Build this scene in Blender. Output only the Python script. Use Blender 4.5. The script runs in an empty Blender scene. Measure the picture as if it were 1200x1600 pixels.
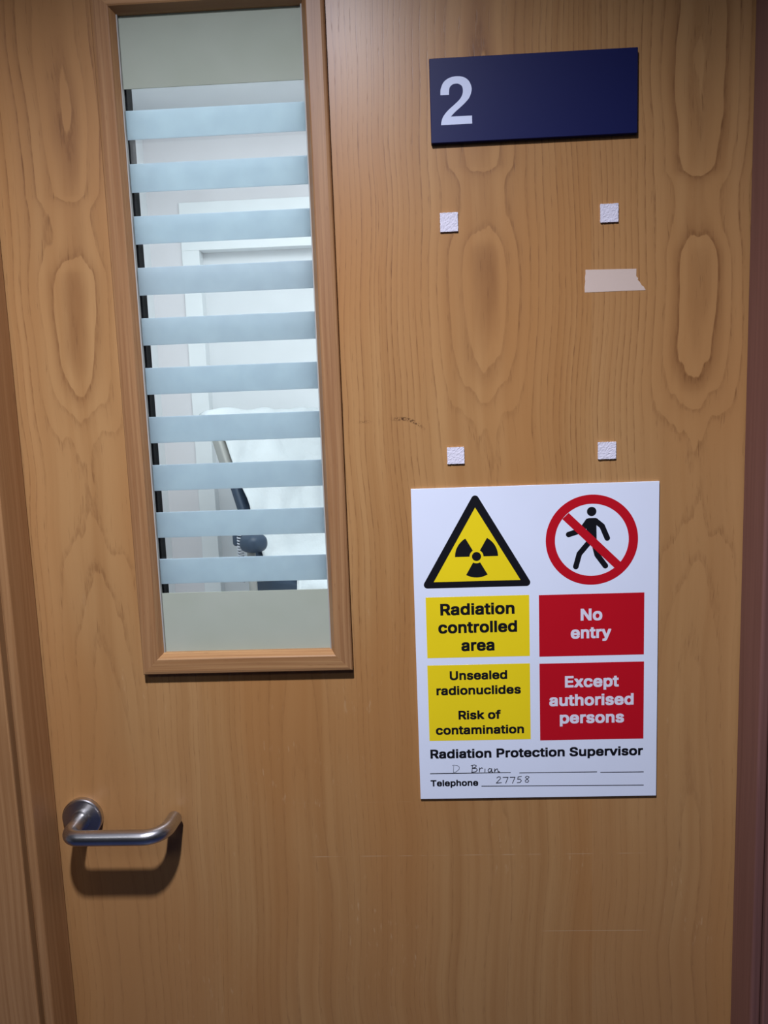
import bpy, bmesh, math, random
from mathutils import Vector, Matrix

sc = bpy.context.scene
COL = sc.collection
random.seed(7)

# ------------------------------------------------------------------ camera, light, exposure
CAM = (0.48714, -0.94487, 1.51650)
YAW, PITCH, ROLL, FPX = 0.043545, -0.132872, -0.036597, 1210.6      # focal length in pixels of a 1200x1600 frame
cam_d = bpy.data.cameras.new('camera')
cam = bpy.data.objects.new('camera', cam_d); COL.objects.link(cam); sc.camera = cam
fwd = Vector((-math.sin(YAW) * math.cos(PITCH), math.cos(YAW) * math.cos(PITCH), math.sin(PITCH)))
rt = Vector((math.cos(YAW), math.sin(YAW), 0)); up = rt.cross(fwd)
rt2 = rt * math.cos(ROLL) + up * math.sin(ROLL); up2 = -rt * math.sin(ROLL) + up * math.cos(ROLL)
M = Matrix((rt2, up2, -fwd)).transposed().to_4x4(); M.translation = Vector(CAM)
cam.matrix_world = M
cam_d.sensor_fit = 'VERTICAL'; cam_d.sensor_height = 36.0; cam_d.lens = FPX / 1600 * 36.0
cam_d.clip_start = 0.02; cam_d.clip_end = 50

w = bpy.data.worlds.new('world'); sc.world = w; w.use_nodes = True
w.node_tree.nodes['Background'].inputs[0].default_value = (0.8, 0.85, 1, 1)
w.node_tree.nodes['Background'].inputs[1].default_value = 0.05

def lamp(name, kind, loc, energy, color, rot=(0, 0, 0), **kw):
    d = bpy.data.lights.new(name, kind); d.energy = energy; d.color = color
    for k, v in kw.items(): setattr(d, k, v)
    o = bpy.data.objects.new(name, d); COL.objects.link(o); o.location = loc; o.rotation_euler = rot
    return o
# recessed downlight in the corridor ceiling just in front of the door
lamp('corridor_downlight', 'SPOT', (0.335, -0.835, 2.375), 109, (0.92, 0.94, 1.10), rot=(math.radians(5), math.radians(1), 0),
     spot_size=math.radians(138), spot_blend=1.0, shadow_soft_size=0.036)
# added fill light, unseen, softening the shade on the corridor side
lamp('corridor_fill', 'AREA', (-0.2, -1.75, 2.40), 6, (0.90, 0.93, 1.0), shape='RECTANGLE', size=1.2, size_y=0.5)
# the bright ceiling panel of the treatment room
lamp('room_panel', 'AREA', (0.45, 1.0, 2.78), 45, (0.91, 0.95, 1.0), shape='RECTANGLE', size=1.7, size_y=1.5)

sc.view_settings.view_transform = 'Standard'; sc.view_settings.look = 'None'
sc.view_settings.exposure = 0.0; sc.view_settings.gamma = 1.0; sc.view_settings.use_curve_mapping = False

# ------------------------------------------------------------------ node helpers
def srgb(r, g, b):
    f = lambda c: (c / 255 / 12.92) if c / 255 <= 0.04045 else ((c / 255 + 0.055) / 1.055) ** 2.4
    return (f(r), f(g), f(b), 1.0)

class NT:
    def __init__(s, name):
        s.m = bpy.data.materials.new(name); s.m.use_nodes = True
        s.t = s.m.node_tree; s.n = s.t.nodes
        s.b = s.n['Principled BSDF']; s.out = s.n['Material Output']
    def add(s, kind, **kw):
        n = s.n.new(kind)
        for k, v in kw.items(): setattr(n, k, v)
        return n
    def link(s, a, b): s.t.links.new(a, b)
    def val(s, sock, v):
        if hasattr(v, 'is_output') or isinstance(v, bpy.types.NodeSocket): s.link(v, sock)
        else: sock.default_value = v
    def math(s, op, a, b=None, c=None, clamp=False):
        n = s.add('ShaderNodeMath', operation=op); n.use_clamp = clamp
        s.val(n.inputs[0], a)
        if b is not None: s.val(n.inputs[1], b)
        if c is not None: s.val(n.inputs[2], c)
        return n.outputs[0]
    def comb(s, x, y, z):
        n = s.add('ShaderNodeCombineXYZ')
        for i, v in enumerate((x, y, z)): s.val(n.inputs[i], v)
        return n.outputs[0]
    def noise(s, vec, scale, detail=2.0, rough=0.5):
        n = s.add('ShaderNodeTexNoise'); s.link(vec, n.inputs['Vector'])
        n.inputs['Scale'].default_value = scale; n.inputs['Detail'].default_value = detail
        n.inputs['Roughness'].default_value = rough
        return n.outputs[0]
    def smooth(s, v, a, b, lo=0.0, hi=1.0):
        n = s.add('ShaderNodeMapRange', interpolation_type='SMOOTHSTEP')
        s.val(n.inputs[0], v)
        for i, q in enumerate((a, b, lo, hi)): n.inputs[i + 1].default_value = q
        return n.outputs[0]
    def ramp(s, v, stops, interp='LINEAR'):
        n = s.add('ShaderNodeValToRGB'); n.color_ramp.interpolation = interp
        e = n.color_ramp.elements
        while len(e) < len(stops): e.new(0.5)
        for q, (p, c) in zip(e, stops):
            q.position = p; q.color = c if len(c) == 4 else (*c, 1)
        s.link(v, n.inputs[0]); return n.outputs[0]
    def mix(s, f, a, b, blend='MIX'):
        n = s.add('ShaderNodeMix', data_type='RGBA', blend_type=blend)
        s.val(n.inputs[0], f); s.val(n.inputs[6], a); s.val(n.inputs[7], b)
        return n.outputs[2]
    def bump(s, h, strength=0.2, dist=0.001):
        n = s.add('ShaderNodeBump'); n.inputs['Strength'].default_value = strength
        n.inputs['Distance'].default_value = dist
        s.link(h, n.inputs['Height']); s.link(n.outputs[0], s.b.inputs['Normal'])

def plain(name, color, rough=0.5, metal=0.0, spec=0.5, bump=None):
    t = NT(name); t.b.inputs['Roughness'].default_value = rough; t.b.inputs['Metallic'].default_value = metal
    t.b.inputs['Specular IOR Level'].default_value = spec
    tc = t.add('ShaderNodeTexCoord').outputs['Object']
    n = t.noise(tc, 9.0, 3.0)
    c = t.mix(1.0, color, t.ramp(n, [(0.3, (0.96,) * 3), (0.7, (1.0,) * 3)]), 'MULTIPLY')
    t.link(c, t.b.inputs['Base Color'])
    if bump: t.bump(t.noise(tc, bump[0], 4.0), bump[1], bump[2])
    return t.m

# ------------------------------------------------------------------ wood
def door_wood():
    t = NT('ash_veneer')
    tc = t.add('ShaderNodeTexCoord').outputs['Object']
    sep = t.add('ShaderNodeSeparateXYZ'); t.link(tc, sep.inputs[0])
    X, Z = sep.outputs[0], sep.outputs[2]
    # slow wander of the grain
    wob = t.noise(t.comb(t.math('MULTIPLY', X, 2.0), 0.0, t.math('MULTIPLY', Z, 2.2)), 1.6, 1.0)
    wob2 = t.noise(t.comb(t.math('MULTIPLY', X, 16.0), 3.0, t.math('MULTIPLY', Z, 8.0)), 1.0, 1.0)
    xw = t.math('ADD', X, t.math('MULTIPLY', t.math('SUBTRACT', wob, 0.5), 0.040))
    xw = t.math('ADD', xw, t.math('MULTIPLY', t.math('SUBTRACT', wob2, 0.5), 0.006))
    # book-matched leaves 245 mm wide, seams running straight
    lf = t.math('DIVIDE', t.math('ADD', X, 0.0435), 0.2475)
    idx = t.math('FLOOR', lf)
    u = t.math('MULTIPLY', t.math('SUBTRACT', t.math('FRACT', lf), 0.5), 0.2475)
    u = t.math('ADD', u, t.math('SUBTRACT', xw, X))
    # depth of the slice off the pith along the height -> cathedrals, islands, peaks
    leafz = t.math('ADD', Z, t.math('MULTIPLY', t.math('SINE', t.math('MULTIPLY', idx, 2.3)), 0.010))
    crv = t.add('ShaderNodeFloatCurve'); c = crv.mapping.curves[0]
    pts = [(0.0, .34), (.20, .22), (.33, .14), (.46, .20), (.56, .36), (.63, .56), (.685, .70), (.72, .56), (.738, .40),
           (.765, .29), (.792, .27), (.812, .40), (.834, .47), (.848, .33), (.868, .27), (.90, .22), (.94, .28), (1.0, .20)]
    c.points[0].location = pts[0]; c.points[1].location = pts[-1]
    for p in pts[1:-1]: c.points.new(*p)
    crv.mapping.update()
    t.link(t.math('DIVIDE', leafz, 2.1), crv.inputs['Value'])
    nz = t.noise(t.comb(t.math('MULTIPLY', X, 45.0), idx, t.math('MULTIPLY', Z, 9.0)), 1.0, 2.0)
    d = t.math('ADD', t.math('MULTIPLY', crv.outputs[0], 0.10), t.math('MULTIPLY', t.math('SUBTRACT', nz, 0.5), 0.016))
    d = t.math('MULTIPLY', d, t.smooth(t.math('ABSOLUTE', u), 0.018, 0.075, 1.0, 0.30))
    us = t.math('MULTIPLY', u, 1.3)
    r = t.math('SQRT', t.math('ADD', t.math('MULTIPLY', us, us), t.math('MULTIPLY', d, d)))
    fine = t.noise(t.comb(t.math('MULTIPLY', X, 160.0), idx, t.math('MULTIPLY', Z, 20.0)), 1.0, 2.0)
    rr = t.math('ADD', t.math('MULTIPLY', r, 36.0), t.math('MULTIPLY', t.math('SUBTRACT', fine, 0.5), 0.16))
    rr = t.math('ADD', rr, t.math('MULTIPLY', t.math('MULTIPLY', r, r), 330.0))
    ring = t.math('FRACT', rr)
    soft = t.math('MULTIPLY', t.smooth(ring, 0.0, 0.05), t.smooth(ring, 0.06, 0.85, 1.0, 0.0))
    thin = t.math('MULTIPLY', t.smooth(ring, 0.0, 0.05), t.smooth(ring, 0.08, 0.28, 1.0, 0.0))
    dash = t.noise(t.comb(t.math('MULTIPLY', xw, 260.0), 6.0, t.math('MULTIPLY', Z, 55.0)), 1.0, 2.0, 0.6)
    thin = t.math('MULTIPLY', thin, t.smooth(dash, 0.40, 0.60, 0.25, 1.0))
    band = t.noise(t.comb(t.math('MULTIPLY', t.math('FLOOR', rr), 3.7), idx, t.math('MULTIPLY', Z, 2.0)), 1.0, 1.0)
    wgt = t.math('MULTIPLY', t.smooth(band, 0.30, 0.68, 0.12, 1.0), t.smooth(Z, 1.05, 1.42, 0.38, 1.0))
    near = t.math('MULTIPLY', t.smooth(r, 0.030, 0.075, 1.0, 0.30), t.smooth(Z, 1.45, 1.53, 0.35, 1.0))
    soft = t.math('MULTIPLY', t.math('MULTIPLY', soft, wgt), near)
    thin = t.math('MULTIPLY', thin, wgt)
    # open pores: short dark dashes along the grain, strung along the ring lines
    pv = t.comb(t.math('MULTIPLY', xw, 520.0), 0.0, t.math('MULTIPLY', Z, 30.0))
    po = t.noise(pv, 1.0, 2.0, 0.6)
    pores = t.math('MULTIPLY', t.smooth(po, 0.58, 0.72), t.smooth(ring, 0.10, 0.60, 1.0, 0.12))
    pores = t.math('MULTIPLY', pores, t.smooth(Z, 1.0, 1.4, 0.5, 1.0))
    streak = t.noise(t.comb(t.math('MULTIPLY', xw, 55.0), 5.0, t.math('MULTIPLY', Z, 1.2)), 1.0, 3.0)
    cloud = t.noise(t.comb(t.math('MULTIPLY', X, 6.0), 9.0, t.math('MULTIPLY', Z, 2.2)), 1.0, 2.0)
    leaf = t.noise(t.comb(t.math('MULTIPLY', idx, 7.7), 1.0, 0.0), 1.0, 0.0)
    base = t.mix(t.smooth(streak, 0.3, 0.72), srgb(194, 149, 98), srgb(178, 131, 82))
    base = t.mix(t.smooth(cloud, 0.38, 0.66, 0.0, 0.7), base, srgb(184, 131, 78))
    base = t.mix(t.smooth(leaf, 0.3, 0.7, 0.0, 0.35), base, srgb(198, 157, 110))
    col = t.mix(t.math('MULTIPLY', soft, 0.62), base, srgb(138, 92, 54))
    col = t.mix(t.math('MULTIPLY', thin, 0.52), col, srgb(122, 80, 48))
    col = t.mix(t.math('MULTIPLY', pores, 0.50), col, srgb(110, 72, 44))
    line = thin
    # pale milky flecks in the lower pores
    fl = t.noise(t.comb(t.math('MULTIPLY', X, 190.0), 2.0, t.math('MULTIPLY', Z, 40.0)), 1.0, 2.0, 0.6)
    fl2 = t.noise(t.comb(t.math('MULTIPLY', X, 9.0), 7.0, t.math('MULTIPLY', Z, 4.5)), 1.0, 2.0)
    fleck = t.math('MULTIPLY', t.smooth(fl, 0.60, 0.75), t.smooth(fl2, 0.50, 0.66))
    fleck = t.math('MULTIPLY', fleck, t.smooth(Z, 1.15, 1.35, 1.0, 0.0))
    col = t.mix(t.math('MULTIPLY', fleck, 0.40), col, srgb(222, 190, 150))
    # wear: a few horizontal scratches and one scuffed smudge
    def box(x0, x1, z0, z1, soft=0.0006):
        a = t.math('MULTIPLY', t.smooth(X, x0 - .01, x0 + .01), t.smooth(X, x1 - .01, x1 + .01, 1, 0))
        b = t.math('MULTIPLY', t.smooth(Z, z0 - soft, z0 + soft), t.smooth(Z, z1 - soft, z1 + soft, 1, 0))
        return t.math('MULTIPLY', a, b)
    brk = t.smooth(t.noise(t.comb(t.math('MULTIPLY', X, 30.0), 1.0, 0.0), 1.0, 2.0), 0.42, 0.6)
    s1 = box(0.637, 0.765, 0.8268, 0.8274)
    s2 = t.math('MULTIPLY', box(0.335, 0.765, 0.9352, 0.9360), brk)
    s3 = t.math('MULTIPLY', box(0.300, 0.560, 1.0105, 1.0110), brk)
    sc_ = t.math('ADD', t.math('ADD', t.math('MULTIPLY', s1, 0.75), t.math('MULTIPLY', s2, 0.5)), t.math('MULTIPLY', s3, 0.12), clamp=True)
    col = t.mix(sc_, col, srgb(215, 185, 150))
    arc = t.math('SUBTRACT', Z, t.math('SUBTRACT', 1.5032, t.math('MULTIPLY', t.math('POWER', t.math('MAXIMUM', t.math('SUBTRACT', X, 0.470), 0.0), 2.0), 16.0)))
    smg = t.math('MULTIPLY', t.smooth(t.math('ABSOLUTE', arc), 0.0008, 0.0032, 1, 0), box(0.464, 0.494, 1.485, 1.51))
    smg = t.math('MULTIPLY', smg, t.smooth(t.noise(tc, 380.0, 2.0), 0.42, 0.56))
    smg2 = t.math('MULTIPLY', box(0.4245, 0.4285, 1.4995, 1.5025, 0.0008), t.smooth(t.noise(tc, 500.0, 2.0), 0.42, 0.54))
    col = t.mix(t.math('MULTIPLY', t.math('ADD', smg, smg2, clamp=True), 0.85), col, srgb(70, 42, 28))
    col = t.mix(1.0, col, (0.88, 0.855, 0.80, 1), 'MULTIPLY')
    t.link(col, t.b.inputs['Base Color'])
    t.b.inputs['Roughness'].default_value = 0.35
    t.b.inputs['Specular IOR Level'].default_value = 0.36
    h = t.math('SUBTRACT', 1.0, t.math('ADD', t.math('MULTIPLY', pores, 0.7), t.math('MULTIPLY', line, 0.3)))
    t.bump(h, 0.12, 0.0006)
    return t.m

def solid_wood(name, c0, c1, dark, axis='Z', seed=0.0, rough=0.42, grain=1.0):
    t = NT(name)
    tc = t.add('ShaderNodeTexCoord').outputs['Object']
    sep = t.add('ShaderNodeSeparateXYZ'); t.link(tc, sep.inputs[0])
    X, Y, Z = sep.outputs
    if axis == 'X': X, Z = Z, X
    A = t.math('ADD', X, t.math('MULTIPLY', Y, 0.8))
    wob = t.noise(t.comb(t.math('MULTIPLY', A, 8.0), seed, t.math('MULTIPLY', Z, 2.2)), 1.0, 2.0)
    aw = t.math('ADD', A, t.math('MULTIPLY', t.math('SUBTRACT', wob, 0.5), 0.02))
    g = t.noise(t.comb(t.math('MULTIPLY', aw, 210.0), seed, t.math('MULTIPLY', Z, 3.0)), 1.0, 3.0, 0.6)
    ring = t.math('FRACT', t.math('MULTIPLY', aw, 170.0))
    line = t.math('MULTIPLY', t.smooth(ring, 0.4, 0.85), t.smooth(ring, 0.88, 1.0, 1, 0))
    po = t.noise(t.comb(t.math('MULTIPLY', aw, 500.0), seed, t.math('MULTIPLY', Z, 45.0)), 1.0, 2.0, 0.6)
    fl = t.noise(t.comb(t.math('MULTIPLY', aw, 110.0), seed + 4, t.math('MULTIPLY', Z, 16.0)), 1.0, 1.0)
    col = t.mix(t.smooth(g, 0.3, 0.7), c0, c1)
    col = t.mix(t.math('MULTIPLY', line, 0.20 * grain), col, dark)
    col = t.mix(t.math('MULTIPLY', t.smooth(po, 0.6, 0.74), 0.30 * grain), col, dark)
    col = t.mix(t.math('MULTIPLY', t.smooth(fl, 0.74, 0.80), 0.7 * grain), col, tuple(q * 0.45 for q in dark[:3]) + (1,))
    col = t.mix(1.0, col, (0.88, 0.88, 0.82, 1), 'MULTIPLY')
    t.link(col, t.b.inputs['Base Color']); t.b.inputs['Roughness'].default_value = rough
    t.b.inputs['Specular IOR Level'].default_value = 0.35
    t.bump(g, 0.1, 0.0005)
    return t.m

M_DOOR = door_wood()
M_BEADV = solid_wood('bead_wood_upright', srgb(182, 137, 96), srgb(160, 114, 76), srgb(118, 76, 48))
M_BEADH = solid_wood('bead_wood_rail', srgb(196, 150, 104), srgb(172, 124, 82), srgb(124, 80, 52), axis='X', seed=3.0)
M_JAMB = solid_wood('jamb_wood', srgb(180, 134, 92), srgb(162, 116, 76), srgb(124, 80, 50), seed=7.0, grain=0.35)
M_JAMBR = solid_wood('jamb_wood_shaded', srgb(132, 92, 86), srgb(120, 82, 77), srgb(92, 60, 56), seed=11.0, grain=0.4)  # right frame: dark red lens shade painted into the wood colour

def glass():
    t = NT('clear_glass')
    tr = t.add('ShaderNodeBsdfTransparent'); tr.inputs[0].default_value = (0.955, 0.985, 0.975, 1)
    gl = t.add('ShaderNodeBsdfGlossy'); gl.inputs['Roughness'].default_value = 0.03
    fr = t.add('ShaderNodeFresnel'); fr.inputs[0].default_value = 1.45
    mx = t.add('ShaderNodeMixShader')
    t.link(t.math('MULTIPLY', fr.outputs[0], 0.7), mx.inputs[0]); t.link(tr.outputs[0], mx.inputs[1]); t.link(gl.outputs[0], mx.inputs[2])
    t.n.remove(t.b); t.link(mx.outputs[0], t.out.inputs[0])
    return t.m
def frosted():
    t = NT('frosted_film')
    tc = t.add('ShaderNodeTexCoord').outputs['Object']
    n = t.noise(tc, 40.0, 2.0)
    c = t.ramp(n, [(0.3, srgb(222, 232, 238)[:3]), (0.7, srgb(228, 238, 243)[:3])])
    d = t.add('ShaderNodeBsdfDiffuse'); tl = t.add('ShaderNodeBsdfTranslucent')
    t.link(c, d.inputs[0]); t.link(c, tl.inputs[0])
    mx = t.add('ShaderNodeMixShader'); mx.inputs[0].default_value = 0.92
    t.link(d.outputs[0], mx.inputs[1]); t.link(tl.outputs[0], mx.inputs[2])
    t.n.remove(t.b); t.link(mx.outputs[0], t.out.inputs[0])
    return t.m
M_GLASS = glass(); M_FROST = frosted()
def film():
    t = NT('sage_film'); tc = t.add('ShaderNodeTexCoord').outputs['Object']
    c = t.ramp(t.noise(tc, 12.0, 2.0), [(0.3, srgb(186, 193, 174)[:3]), (0.7, srgb(193, 199, 182)[:3])])
    d = t.add('ShaderNodeBsdfDiffuse'); tl = t.add('ShaderNodeBsdfTranslucent')
    t.link(c, d.inputs[0]); t.link(c, tl.inputs[0])
    mx = t.add('ShaderNodeMixShader'); mx.inputs[0].default_value = 0.22
    t.link(d.outputs[0], mx.inputs[1]); t.link(tl.outputs[0], mx.inputs[2])
    t.n.remove(t.b); t.link(mx.outputs[0], t.out.inputs[0])
    return t.m
M_FILM = film()
M_BLACK = plain('black_spacer', srgb(14, 13, 16), 0.8, spec=0.1)
M_SEAL = plain('grey_seal', srgb(168, 166, 158), 0.6)
def steel():
    t = NT('brushed_steel'); t.b.inputs['Metallic'].default_value = 1.0
    tc = t.add('ShaderNodeTexCoord').outputs['Object']
    mp = t.add('ShaderNodeMapping'); mp.inputs['Scale'].default_value = (30, 700, 700); t.link(tc, mp.inputs[0])
    n = t.noise(mp.outputs[0], 1.0, 2.0)
    t.link(t.ramp(n, [(0.3, (0.50, 0.49, 0.49)), (0.7, (0.62, 0.61, 0.60))]), t.b.inputs['Base Color'])
    t.b.inputs['Roughness'].default_value = 0.30
    t.bump(n, 0.05, 0.0002)
    return t.m
M_STEEL = steel()
M_NAVY = plain('navy_plastic', srgb(17, 24, 76), 0.45, spec=0.22)
M_NUM = plain('pale_vinyl', srgb(214, 222, 244), 0.5)
M_SIGN = plain('white_board', srgb(234, 241, 255), 0.4, spec=0.35)
M_YEL = plain('yellow_print', srgb(250, 222, 30), 0.4, spec=0.35)
M_RED = plain('red_print', srgb(196, 18, 34), 0.4, spec=0.35)
M_INK = plain('black_print', srgb(20, 20, 26), 0.45, spec=0.3)
M_WPRINT = plain('white_print', srgb(232, 228, 240), 0.45, spec=0.3)
M_PEN = plain('pen_ink', srgb(38, 38, 50), 0.6)
M_PAD = plain('white_fuzzy_loop', srgb(226, 222, 232), 0.95, spec=0.1, bump=(1800.0, 0.3, 0.0008))
M_TAPE = plain('beige_tape', srgb(214, 192, 176), 0.6, bump=(300.0, 0.2, 0.0005))
M_WALL = plain('white_paint', srgb(232, 235, 238), 0.8)
M_WARM = plain('warm_white_paint', srgb(230, 228, 231), 0.8)
M_TRIM = plain('white_gloss_paint', srgb(240, 244, 246), 0.4)
M_FLOOR = plain('blue_vinyl', srgb(52, 66, 108), 0.45)
M_RFLOOR = plain('grey_vinyl', srgb(218, 222, 228), 0.5)
M_CHAIR = plain('navy_upholstery', srgb(52, 68, 88), 0.45)
M_SHELL = plain('grey_shell', srgb(168, 168, 164), 0.5)
M_COIL = plain('pale_coil', srgb(196, 200, 210), 0.5)
def paper():
    t = NT('white_paper_sheet'); tc = t.add('ShaderNodeTexCoord').outputs['Object']
    t.b.inputs['Base Color'].default_value = srgb(212, 218, 221); t.b.inputs['Roughness'].default_value = 0.85
    t.bump(t.noise(tc, 14.0, 5.0, 0.6), 0.35, 0.02)
    return t.m
M_PAPER = paper()

# ------------------------------------------------------------------ mesh helpers
def obj(name, bm, mat, parent=None, smooth=False, kind=None, normals=True):
    if normals: bmesh.ops.recalc_face_normals(bm, faces=bm.faces)
    me = bpy.data.meshes.new(name); bm.to_mesh(me); bm.free()
    me.materials.append(mat)
    if smooth: me.shade_smooth()
    o = bpy.data.objects.new(name, me); COL.objects.link(o)
    if parent: o.parent = parent
    if kind: o['kind'] = kind
    return o
def tag(o, label, cat, group=None):
    o['label'] = label; o['category'] = cat
    if group: o['group'] = group
    return o
def empty(name, loc, rz=0.0):
    o = bpy.data.objects.new(name, None); COL.objects.link(o); o.location = loc; o.rotation_euler = (0, 0, rz)
    o.empty_display_size = 0.05
    return o
def box(bm, x0, x1, y0, y1, z0, z1, bev=0.0, seg=2):
    b = bmesh.new()
    vs = [b.verts.new((x, y, z)) for x in (x0, x1) for y in (y0, y1) for z in (z0, z1)]
    for f in ((0, 1, 3, 2), (4, 6, 7, 5), (0, 4, 5, 1), (2, 3, 7, 6), (0, 2, 6, 4), (1, 5, 7, 3)): b.faces.new([vs[i] for i in f])
    bmesh.ops.recalc_face_normals(b, faces=b.faces)
    if bev: bmesh.ops.bevel(b, geom=b.edges[:], offset=bev, segments=seg, profile=0.5, affect='EDGES')
    me = bpy.data.meshes.new('t'); b.to_mesh(me); b.free(); bm.from_mesh(me); bpy.data.meshes.remove(me)
    return bm
def bx(*a, **k): return box(bmesh.new(), *a, **k)
def prism(bm, poly, y0, y1):
    """poly: (x, z) outline extruded from y0 (front) to y1 (back)"""
    a = [bm.verts.new((x, y0, z)) for x, z in poly]; b = [bm.verts.new((x, y1, z)) for x, z in poly]
    bm.faces.new(a); bm.faces.new(b[::-1])
    n = len(poly)
    for i in range(n): bm.faces.new((a[i], b[i], b[(i + 1) % n], a[(i + 1) % n]))
    return bm
def tube(bm, pts, rad, n=20, caps=True):
    pts = [Vector(p) for p in pts]; rings = []
    T = [(pts[min(i + 1, len(pts) - 1)] - pts[max(i - 1, 0)]).normalized() for i in range(len(pts))]
    ref = Vector((0, 0, 1)) if abs(T[0].z) < 0.9 else Vector((1, 0, 0))
    N = (ref - T[0] * ref.dot(T[0])).normalized()
    for i, p in enumerate(pts):
        N = (N - T[i] * N.dot(T[i])).normalized(); B = T[i].cross(N)
        r = rad[i] if isinstance(rad, (list, tuple)) else rad
        rings.append([bm.verts.new(p + (N * math.cos(2 * math.pi * k / n) + B * math.sin(2 * math.pi * k / n)) * r) for k in range(n)])
    for a, b in zip(rings, rings[1:]):
        for k in range(n): bm.faces.new((a[k], a[(k + 1) % n], b[(k + 1) % n], b[k]))
    if caps: bm.faces.new(rings[0][::-1]); bm.faces.new(rings[-1])
    return bm
def lathe(bm, prof, c, n=64):
    """profile of (radius, y) turned about the y axis through c"""
    rings = []
    for r, y in prof:
        if r < 1e-6: rings.append([bm.verts.new((c[0], y, c[2]))]); continue
        rings.append([bm.verts.new((c[0] + r * math.cos(2 * math.pi * k / n), y, c[2] + r * math.sin(2 * math.pi * k / n))) for k in range(n)])
    for a, b in zip(rings, rings[1:]):
        if len(a) == 1 and len(b) == 1: continue
        for k in range(n):
            k2 = (k + 1) % n
            if len(a) == 1: bm.faces.new((a[0], b[k], b[k2]))
            elif len(b) == 1: bm.faces.new((a[k], b[0], a[k2]))
            else: bm.faces.new((a[k], b[k], b[k2], a[k2]))
    return bm
def arc(cx, cz, r, a0, a1, n=32):
    return [(cx + r * math.cos(math.radians(a0 + (a1 - a0) * i / n)), cz + r * math.sin(math.radians(a0 + (a1 - a0) * i / n))) for i in range(n + 1)]
def bevel_mod(o, wdt, seg=2):
    m = o.modifiers.new('bevel', 'BEVEL'); m.width = wdt; m.segments = seg; m.limit_method = 'ANGLE'; m.angle_limit = math.radians(40)
    return o

# ------------------------------------------------------------------ the setting: corridor and room shell
XL, XR = 0.0, 0.879                   # visible door opening
YF = -0.063                           # front of the door frame
HEAD = 2.04
def struct(name, bm, mat, **k): return obj(name, bm, mat, kind='structure', **k)
# wall holding the door (frame sits in it)
bm = bmesh.new()
box(bm, -2.4, -0.135, -0.055, 0.09, 0, 2.8); box(bm, 1.015, 3.2, -0.055, 0.09, 0, 2.8); box(bm, -0.135, 1.015, -0.055, 0.09, HEAD + 0.135, 2.8)
struct('wall_front', bm, M_WALL)
struct('floor', bx(-2.4, 3.2, -2.3, 0.05, -0.06, 0.0), M_FLOOR)
struct('ceiling', bx(-2.4, 3.2, -2.3, -0.055, 2.42, 2.5), M_WALL)
struct('wall_corridor', bx(-2.4, 3.2, -2.38, -2.3, 0, 2.5), plain('dark_reflected_wall', srgb(44, 48, 62), 0.8))  # unseen wall, darkened so the steel rose has something dark to reflect
struct('wall_corridor_end', bx(-2.48, -2.4, -2.38, 0.09, 0, 2.5), M_WALL)
struct('wall_corridor_far', bx(3.2, 3.28, -2.38, 0.09, 0, 2.5), M_WALL)
RY, RX = 2.60, -0.669                 # back wall and left wall of the treatment room
struct('floor_room', bx(RX - 0.1, 2.4, 0.05, RY + 0.6, -0.06, 0.0), M_RFLOOR)
struct('ceiling_room', bx(RX - 0.1, 2.4, 0.09, RY + 0.6, 2.8, 2.86), M_WALL)
struct('wall_left', bx(RX - 0.1, RX, 0.09, RY + 0.6, 0, 2.8), M_TRIM)
struct('wall_right', bx(2.4, 2.5, 0.09, RY + 0.6, 0, 2.8), M_WALL)
# back wall with a shallow white-lined recess
AX0, AX1, AZ, AD = -0.447, 1.30, 2.242, 0.30
bm = bmesh.new()
box(bm, RX, AX0 - 0.078, RY, RY + AD, 0, 2.8); box(bm, AX1, 2.4, RY, RY + AD, 0, 2.8)
box(bm, AX0 - 0.078, AX1, RY, RY + AD, AZ + 0.206, 2.8)
struct('wall_back', bm, M_WARM)
struct('wall_recess', bx(AX0, AX1, RY + 0.055, RY + AD, 0, AZ), M_WALL)
struct('trim_1', bx(AX0 - 0.078, AX0, RY - 0.012, RY + AD, 0, AZ, bev=0.002), M_TRIM)
struct('trim_2', bx(AX0 - 0.078, AX1, RY - 0.012, RY + AD, AZ, AZ + 0.206, bev=0.002), M_TRIM)

# ------------------------------------------------------------------ door frame
def jamb_poly(side):
    """plan outline (x, y): stop with rounded nose, then a groove and the architrave board"""
    x0 = XL if side < 0 else XR
    s = -1 if side < 0 else 1
    return x0, s
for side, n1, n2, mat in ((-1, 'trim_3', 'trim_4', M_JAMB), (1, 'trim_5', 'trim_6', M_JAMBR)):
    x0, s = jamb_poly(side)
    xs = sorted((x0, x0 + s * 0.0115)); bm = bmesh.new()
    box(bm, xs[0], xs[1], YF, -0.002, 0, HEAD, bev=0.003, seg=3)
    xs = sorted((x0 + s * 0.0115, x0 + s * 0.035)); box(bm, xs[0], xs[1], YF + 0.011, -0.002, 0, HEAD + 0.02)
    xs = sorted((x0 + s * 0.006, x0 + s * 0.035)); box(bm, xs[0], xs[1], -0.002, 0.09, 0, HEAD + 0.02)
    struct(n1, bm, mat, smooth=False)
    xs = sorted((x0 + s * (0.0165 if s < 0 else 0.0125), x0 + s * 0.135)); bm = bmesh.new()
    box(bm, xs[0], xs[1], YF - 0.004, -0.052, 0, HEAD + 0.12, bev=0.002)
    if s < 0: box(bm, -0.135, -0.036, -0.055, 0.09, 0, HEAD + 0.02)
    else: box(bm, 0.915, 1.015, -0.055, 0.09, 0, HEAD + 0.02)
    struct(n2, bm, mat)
bm = bmesh.new(); box(bm, XL, XR, YF, -0.002, HEAD, HEAD + 0.02); box(bm, XL - 0.0165, XR + 0.0165, YF - 0.004, 0.09, HEAD + 0.02, HEAD + 0.135)
struct('trim_7', bm, M_JAMB)

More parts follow.
